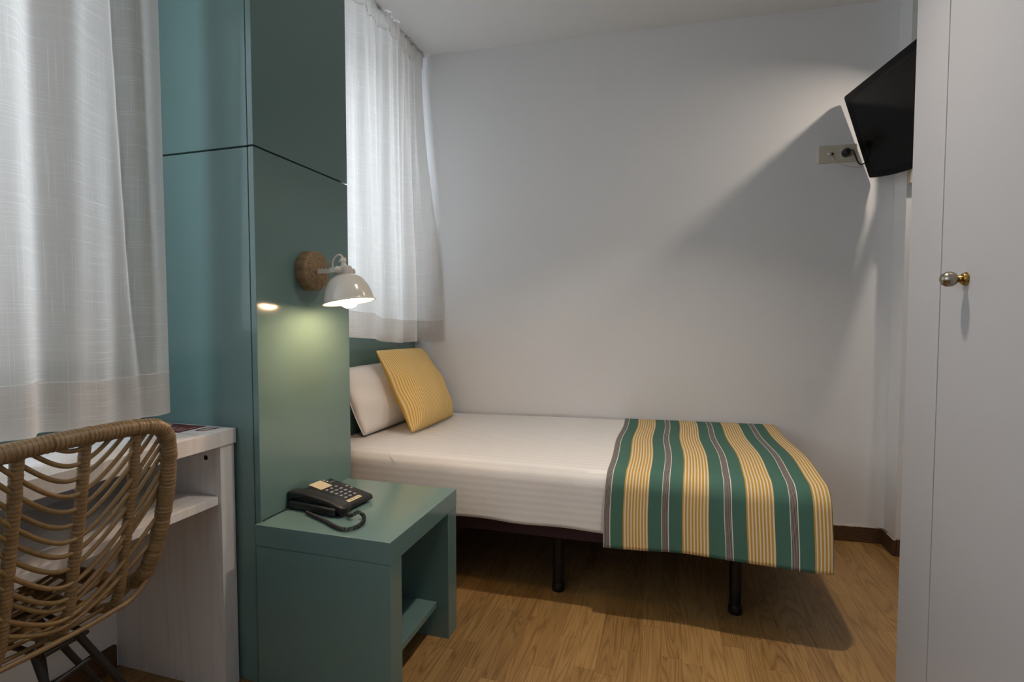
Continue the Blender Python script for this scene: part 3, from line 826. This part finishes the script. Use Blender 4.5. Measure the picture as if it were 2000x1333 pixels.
def pillow(name, corners, tf, tb, mat, label, cat, pinch=.06, n=44, wrinkle=.0, wr_seed=0):
    """corners BL, BR, TL, TR; tf bulge towards the front, tb towards the back"""
    BL, BR, TL, TR = [Vector(c) for c in corners]
    nrm = (BR - BL).cross(TL - BL).normalized()
    wid = (BR - BL).length
    q = random.Random(wr_seed)
    bm = bmesh.new(); uvl = bm.loops.layers.uv.new('UVMap'); U = {}
    def P(i, j, side):
        a = -1 + 2 * i / n; b = -1 + 2 * j / n
        pa = a * (1 - pinch * (1 - b * b) * abs(a) ** 3); pb = b * (1 - pinch * .6 * (1 - a * a) * abs(b) ** 3)
        s, t = (pa + 1) / 2, (pb + 1) / 2
        base = BL * (1 - s) * (1 - t) + BR * s * (1 - t) + TL * (1 - s) * t + TR * s * t
        h = ((1 - a ** 2) ** .55) * ((1 - b ** 2) ** .55)
        h *= 1 + .18 * (-b)                                           # filling sinks down
        w = wrinkle * (math.sin(7 * a + 3 * b + wr_seed) * math.sin(5 * b - 2 * a)) * (1 - h * .6) * min(1, h * 3)
        return base + nrm * ((tf * h + w) if side > 0 else -tb * h)
    G = {}
    for side in (1, -1):
        for i in range(n + 1):
            for j in range(n + 1):
                edge = i in (0, n) or j in (0, n)
                if edge and side < 0: G[side, i, j] = G[1, i, j]; continue
                v = bm.verts.new(P(i, j, side)); G[side, i, j] = v; U[v] = (i / n * wid, j / n)
    for side in (1, -1):
        for i in range(n):
            for j in range(n):
                f = bm.faces.new([G[side, a, b] for a, b in ((i, j), (i + 1, j), (i + 1, j + 1), (i, j + 1))])
                for l in f.loops: l[uvl].uv = U[l.vert]
    o = from_bm(name, bm, mat, None, smooth=True)
    tag(o, label, cat)
    rim = [G0 for G0 in [P(i, 0, 1) for i in range(n)] + [P(n, j, 1) for j in range(n)] + [P(i, n, 1) for i in range(n, 0, -1)] + [P(0, j, 1) for j in range(n, -1, -1)]]
    return o, rim
pl, rim = pillow('pillow', [(-1.300, 2.040, .572), (-1.300, 2.70, .572), (-1.378, 1.985, .872), (-1.380, 2.70, .862)], .082, .012, M_pillow,
                 'white pillow propped against the green headboard behind the yellow cushion', 'pillow', pinch=-.05, wrinkle=.009, wr_seed=2)
tube('piping', rim, .0022, M_piping, pl, seg=6)
cu, rim = pillow('cushion', [(-1.118, 2.152, .568), (-1.108, 2.622, .566), (-1.322, 2.185, .945), (-1.312, 2.655, .932)], .098, .006, M_cushion,
                 'yellow striped square cushion leaning on the white pillow', 'cushion', pinch=-.015, wrinkle=.010, wr_seed=5)

# ------------------------------------------------------------------ curtains
def curtain(name, plan, zb_fn, label, nu, length, z_top=2.585, head=.085):
    """plan(s, t) -> x, y with t 0 at the hem .. 1 at the heading"""
    root = thing(name, (plan(.5, 0)[0], plan(.5, 0)[1], zb_fn(.5)), label, 'curtain', None)
    zt = z_top - head
    def body(u, v):
        zb = zb_fn(u); x, y = plan(u, v); return Vector((x, y, zb + (zt - zb) * v))
    grid_mesh('drape', nu, 70, body, M_sheer, root, uv=lambda u, v: (u * length, v * 1.7))
    def hem(u, v):
        zb = zb_fn(u); zz = zb + .0005 + .118 * v; t = (zz - zb) / (zt - zb); x, y = plan(u, t); return Vector((x - .0035, y + .0005, zz))
    grid_mesh('hem', nu, 6, hem, M_sheer, root, uv=lambda u, v: (u * length + 3.3, v * .12))
    def hemline(u):
        zb = zb_fn(u); zz = zb + .118; t = (zz - zb) / (zt - zb); x, y = plan(u, t); return Vector((x + .0008, y, zz))
    tube('hem_stitch', [hemline(i / nu) for i in range(nu + 1)], .0011, M_piping, root, seg=5)
    nh = nu * 3
    def heading(u, v):
        x, y = plan(u, 1.0); k = u * length / .018
        p = .006 * math.sin(2 * math.pi * k) * (.55 + .45 * v) + .002 * math.sin(2 * math.pi * k * .37)
        return Vector((x + .004 + p, y, zt - .004 + (head + .003) * v))
    grid_mesh('heading_tape', nh, 6, heading, M_sheer, root, uv=lambda u, v: (u * length * 1.6, v * .09))
    return root

def sm_(e0, e1, x):
    t = min(1, max(0, (x - e0) / (e1 - e0))); return t * t * (3 - 2 * t)
def plan2(s, t):                                                     # right-hand curtain, between column and back wall
    pts = [(0, -1.335, 1.62), (.70, -1.325, 2.50), (.745, -1.300, 2.575), (.765, -1.318, 2.592), (.80, -1.385, 2.60), (.85, -1.385, 2.665), (.875, -1.350, 2.700), (.905, -1.318, 2.717), (.95, -1.275, 2.733), (1.0, -1.228, 2.748)]
    for a, b in zip(pts, pts[1:]):
        if s <= b[0] or b is pts[-1]:
            f = (s - a[0]) / (b[0] - a[0]); x = a[1] + (b[1] - a[1]) * f; y = a[2] + (b[2] - a[2]) * f; break
    d = 1 - t
    if s > .70:                                                      # the return tightens towards the heading
        xt = -1.338 + .012 * math.sin(60 * s); yt = 2.50 + (s - .70) / .30 * .222
        k = sm_(0, 1, t) ** 1.3; x = x + (xt - x) * k; y = y + (yt - y) * k
    g = sm_(0, .06, s) * (1 - .75 * sm_(.66, .76, s))
    x += g * ((.012 + .010 * d) * math.sin(2 * math.pi * s * 5.3 + 1.0 * t) + .011 * (1 - .4 * d) * math.sin(2 * math.pi * s * 12.5 + 2.6 * t) + .006 * t * math.sin(2 * math.pi * s * 29 + 1.5 * t))
    return x, y
cr_ = curtain('curtain', plan2, lambda s: 1.045 - .075 * sm_(.0, .75, s) - .004 * sm_(.80, 1.0, s) + .010 * sm_(.9, 1, s) + .003 * math.sin(18 * s),
        'white sheer linen curtain at the head of the bed beside the back wall', 240, 1.5)

def plan1(s, t):                                                     # left-hand curtain over the desk
    y = -.55 + (1.143 + .55) * s; d = 1 - t; x = -1.362
    g = 1 - .6 * sm_(.985, 1, s)
    x += g * (.022 * math.sin(2 * math.pi * (y * 6.4 + .30 + .10 * t)) * (1 - sm_(.96, 1.03, y)) + .010 * math.sin(2 * math.pi * (y * 11.3 + .3 - .25 * t)) * (1 - .7 * sm_(.98, 1.05, y)))
    c = 1.015 + .050 * d                                             # the sharp slanting fold
    x += -.030 * math.exp(-((y - c) / .012) ** 2) * (.35 + .65 * sm_(0.02, .25, t)) + .014 * math.exp(-((y - c - .035) / .025) ** 2)
    return x, y
cl_ = curtain('curtain', plan1, lambda s: .830 + .006 * math.sin(26 * s) - .006 * sm_(.95, 1, s),
        'beige-white sheer linen curtain hanging over the desk at left', 330, 2.6)
box('curtain_rail', -1.352, -1.332, 1.71, wall_y(-1.34) - .004, 2.574, H - .001, M_winframe, cr_, bev=.002)
box('curtain_rail', -1.380, -1.360, -1.45, 1.15, 2.574, H - .001, M_winframe, cl_, bev=.002)

# ------------------------------------------------------------------ television
TA = Vector((.7948, 2.845, 2.1453)); td = Vector((.177, -.984, 0)).normalized(); tilt_a = .3145
te = Vector((.984 * math.sin(tilt_a), .177 * math.sin(tilt_a), -math.cos(tilt_a))).normalized(); tn = td.cross(-te)
TM = frame(TA, td, -te, tn)                                           # local x to the right, y up, z out of the screen; origin at top left corner
TW, TH = .74, .405
tv = thing('television', (1.02, 2.40, 1.80), 'black flat television tilted down beside the wardrobe, high on the wall', 'television')
def tv_outline(inset=0):
    o = []; r_ = .014
    def cor(cx, cy, a0, a1):
        for k in range(6):
            a = math.radians(a0 + (a1 - a0) * k / 5); o.append((cx + r_ * math.cos(a), cy + r_ * math.sin(a)))
    cor(TW - r_, -r_, 0, 90); cor(r_, -r_, 90, 180); cor(r_, -TH + r_, 180, 260)
    for k in range(1, 20):
        f = k / 20; o.append((r_ + (TW - 2 * r_) * f, -TH - .040 * (1 - (2 * f - 1) ** 2)))
    cor(TW - r_, -TH + r_, 280, 360)
    return o
def tv_prism(name, pts, z0_, z1_, mat, parent, bev=.003):
    bm = bmesh.new(); bm_prism(bm, pts, z0_, z1_); bmesh.ops.recalc_face_normals(bm, faces=bm.faces)
    if bev: bevel(bm, bev, 2, 50)
    bmesh.ops.transform(bm, matrix=TM, verts=bm.verts); return from_bm(name, bm, mat, parent, smooth=False)
tb = tv_prism('body', tv_outline(), -.038, 0, M_tv, tv, .004)
tv_prism('back_cover', [(.10, -.06), (TW - .10, -.06), (TW - .10, -TH + .02), (.10, -TH + .02)], -.075, -.037, M_black, tv, .012)
sx0, sx1, sy0, sy1 = .052, TW - .052, -.036, -.352
gr = bmesh.new()
for (a, b, c, d) in ((sx0 - .003, sx1 + .003, sy0, sy0 + .003), (sx0 - .0035, sx0, sy1, sy0), (sx1, sx1 + .0035, sy1, sy0)): bm_box(gr, a, b, c, d, -.0005, .0012)
bmesh.ops.transform(gr, matrix=TM, verts=gr.verts); from_bm('screen_groove', gr, M_groove, tv)
tv_prism('screen', [(sx0, sy0)] + [(sx0, sy1 - .012)] + [(sx0 + (sx1 - sx0) * k / 12, -TH + .022 - .034 * (1 - (2 * k / 12 - 1) ** 2)) for k in range(0, 13)] + [(sx1, sy1 - .012), (sx1, sy0)], -.001, .0008, M_screen, tv, 0)
text_mesh('logo', 'SAMSUNG', .0165, TM @ Matrix.Translation((TW / 2, -.377, .0009)), M_silver, tv, .0002)
# bracket on the wall pier
br = bmesh.new()
bm_box(br, 1.036, 1.075, 2.742, 2.769, 1.700, 1.990); bm_box(br, 1.040, 1.068, 2.55, 2.745, 1.86, 1.90)
bmesh.ops.recalc_face_normals(br, faces=br.faces); bevel(br, .003, 2)
from_bm('wall_bracket', br, M_beige, tv)
aa = TM @ Vector((TW * .42, -.22, -.07))
tube('bracket_arm', [Vector((1.054, 2.56, 1.88)), aa], .012, M_beige, tv, seg=10)

# ------------------------------------------------------------------ sockets and cables by the television
wn = Vector((.065, -1, 0)).normalized(); wx = Vector((1, .065, 0)).normalized()
def on_wall(x, z, d=0):
    return frame((x + wn.x * d, wall_y(x) + wn.y * d, z), wx, Vector((0, 0, 1)), wn)
sk = thing('socket_plate', (.787, wall_y(.787), 1.895), 'beige double wall socket plate to the left of the television', 'socket')
def wall_box(name, x, z, w, h, d0, d1, mat, parent, bev=.002):
    bm = bmesh.new(); bm_box(bm, -w / 2, w / 2, -h / 2, h / 2, d0, d1); bmesh.ops.recalc_face_normals(bm, faces=bm.faces)
    if bev: bevel(bm, bev, 2)
    bmesh.ops.transform(bm, matrix=on_wall(x, z), verts=bm.verts); return from_bm(name, bm, mat, parent, smooth=False)
wall_box('cover', .787, 1.893, .166, .084, 0, .010, M_beige, sk)
m1 = wall_box('aerial_module', .747, 1.891, .050, .046, .009, .0120, M_beige, sk, .001)
m2 = wall_box('power_module', .822, 1.891, .050, .046, .009, .0120, M_whiteplastic, sk, .001)
lathe('aerial_port', [(0, .002), (.0055, .002), (.0065, 0)], on_wall(.762, 1.893, .012), M_dark, m1, seg=18)
lathe('aerial_port', [(0, .002), (.0055, .002), (.0065, 0)], on_wall(.742, 1.893, .012), M_dark, m1, seg=18)
lathe('power_well', [(0, .0005), (.0195, .0005), (.0205, .0012), (.0210, 0)], on_wall(.822, 1.891, .012), M_beige, m2, seg=30)
pc = thing('power_cable', (.822, wall_y(.822) - .013, 1.893), 'black plug and cable running from the wall socket to the television', 'cable')
lathe('plug', [(0, .036), (.010, .036), (.0165, .030), (.0195, .018), (.0195, .0), (0, 0)], on_wall(.820, 1.893, .0128), M_black, pc, seg=28)
y_ = wall_y(.83)
tube('lead', spline([(.826, y_ - .045, 1.897), (.838, y_ - .052, 1.893), (.850, y_ - .050, 1.870), (.866, y_ - .036, 1.842), (.884, y_ - .020, 1.832), (.905, y_ - .010, 1.840), tuple(TM @ Vector((.07, -.32, -.052))), tuple(TM @ Vector((.14, -.30, -.080))), tuple(TM @ Vector((.24, -.29, -.078)))], .006), .0034, M_black, pc, seg=10)
ac = thing('aerial_cable', (.742, wall_y(.742) - .013, 1.893), 'thin white aerial cable with plug sagging from socket to television', 'cable')
PWM = on_wall(.742, 1.893, .0145)
lathe('plug', [(.0048, 0), (.0068, .002), (.0068, .016), (.0080, .018), (.0080, .028), (.0050, .032), (0, .032)], PWM @ Matrix.Rotation(math.radians(18), 4, 'X'), M_whiteplastic, ac, seg=18)
tube('lead', spline([(.748, y_ - .042, 1.880), (.768, y_ - .045, 1.852), (.795, y_ - .043, 1.834), (.830, y_ - .040, 1.821), (.866, y_ - .030, 1.818), (.90, y_ - .010, 1.826), tuple(TM @ Vector((.07, -.345, -.052))), tuple(TM @ Vector((.14, -.33, -.080))), tuple(TM @ Vector((.26, -.32, -.078)))], .006), .0017, M_whiteplastic, ac, seg=8)
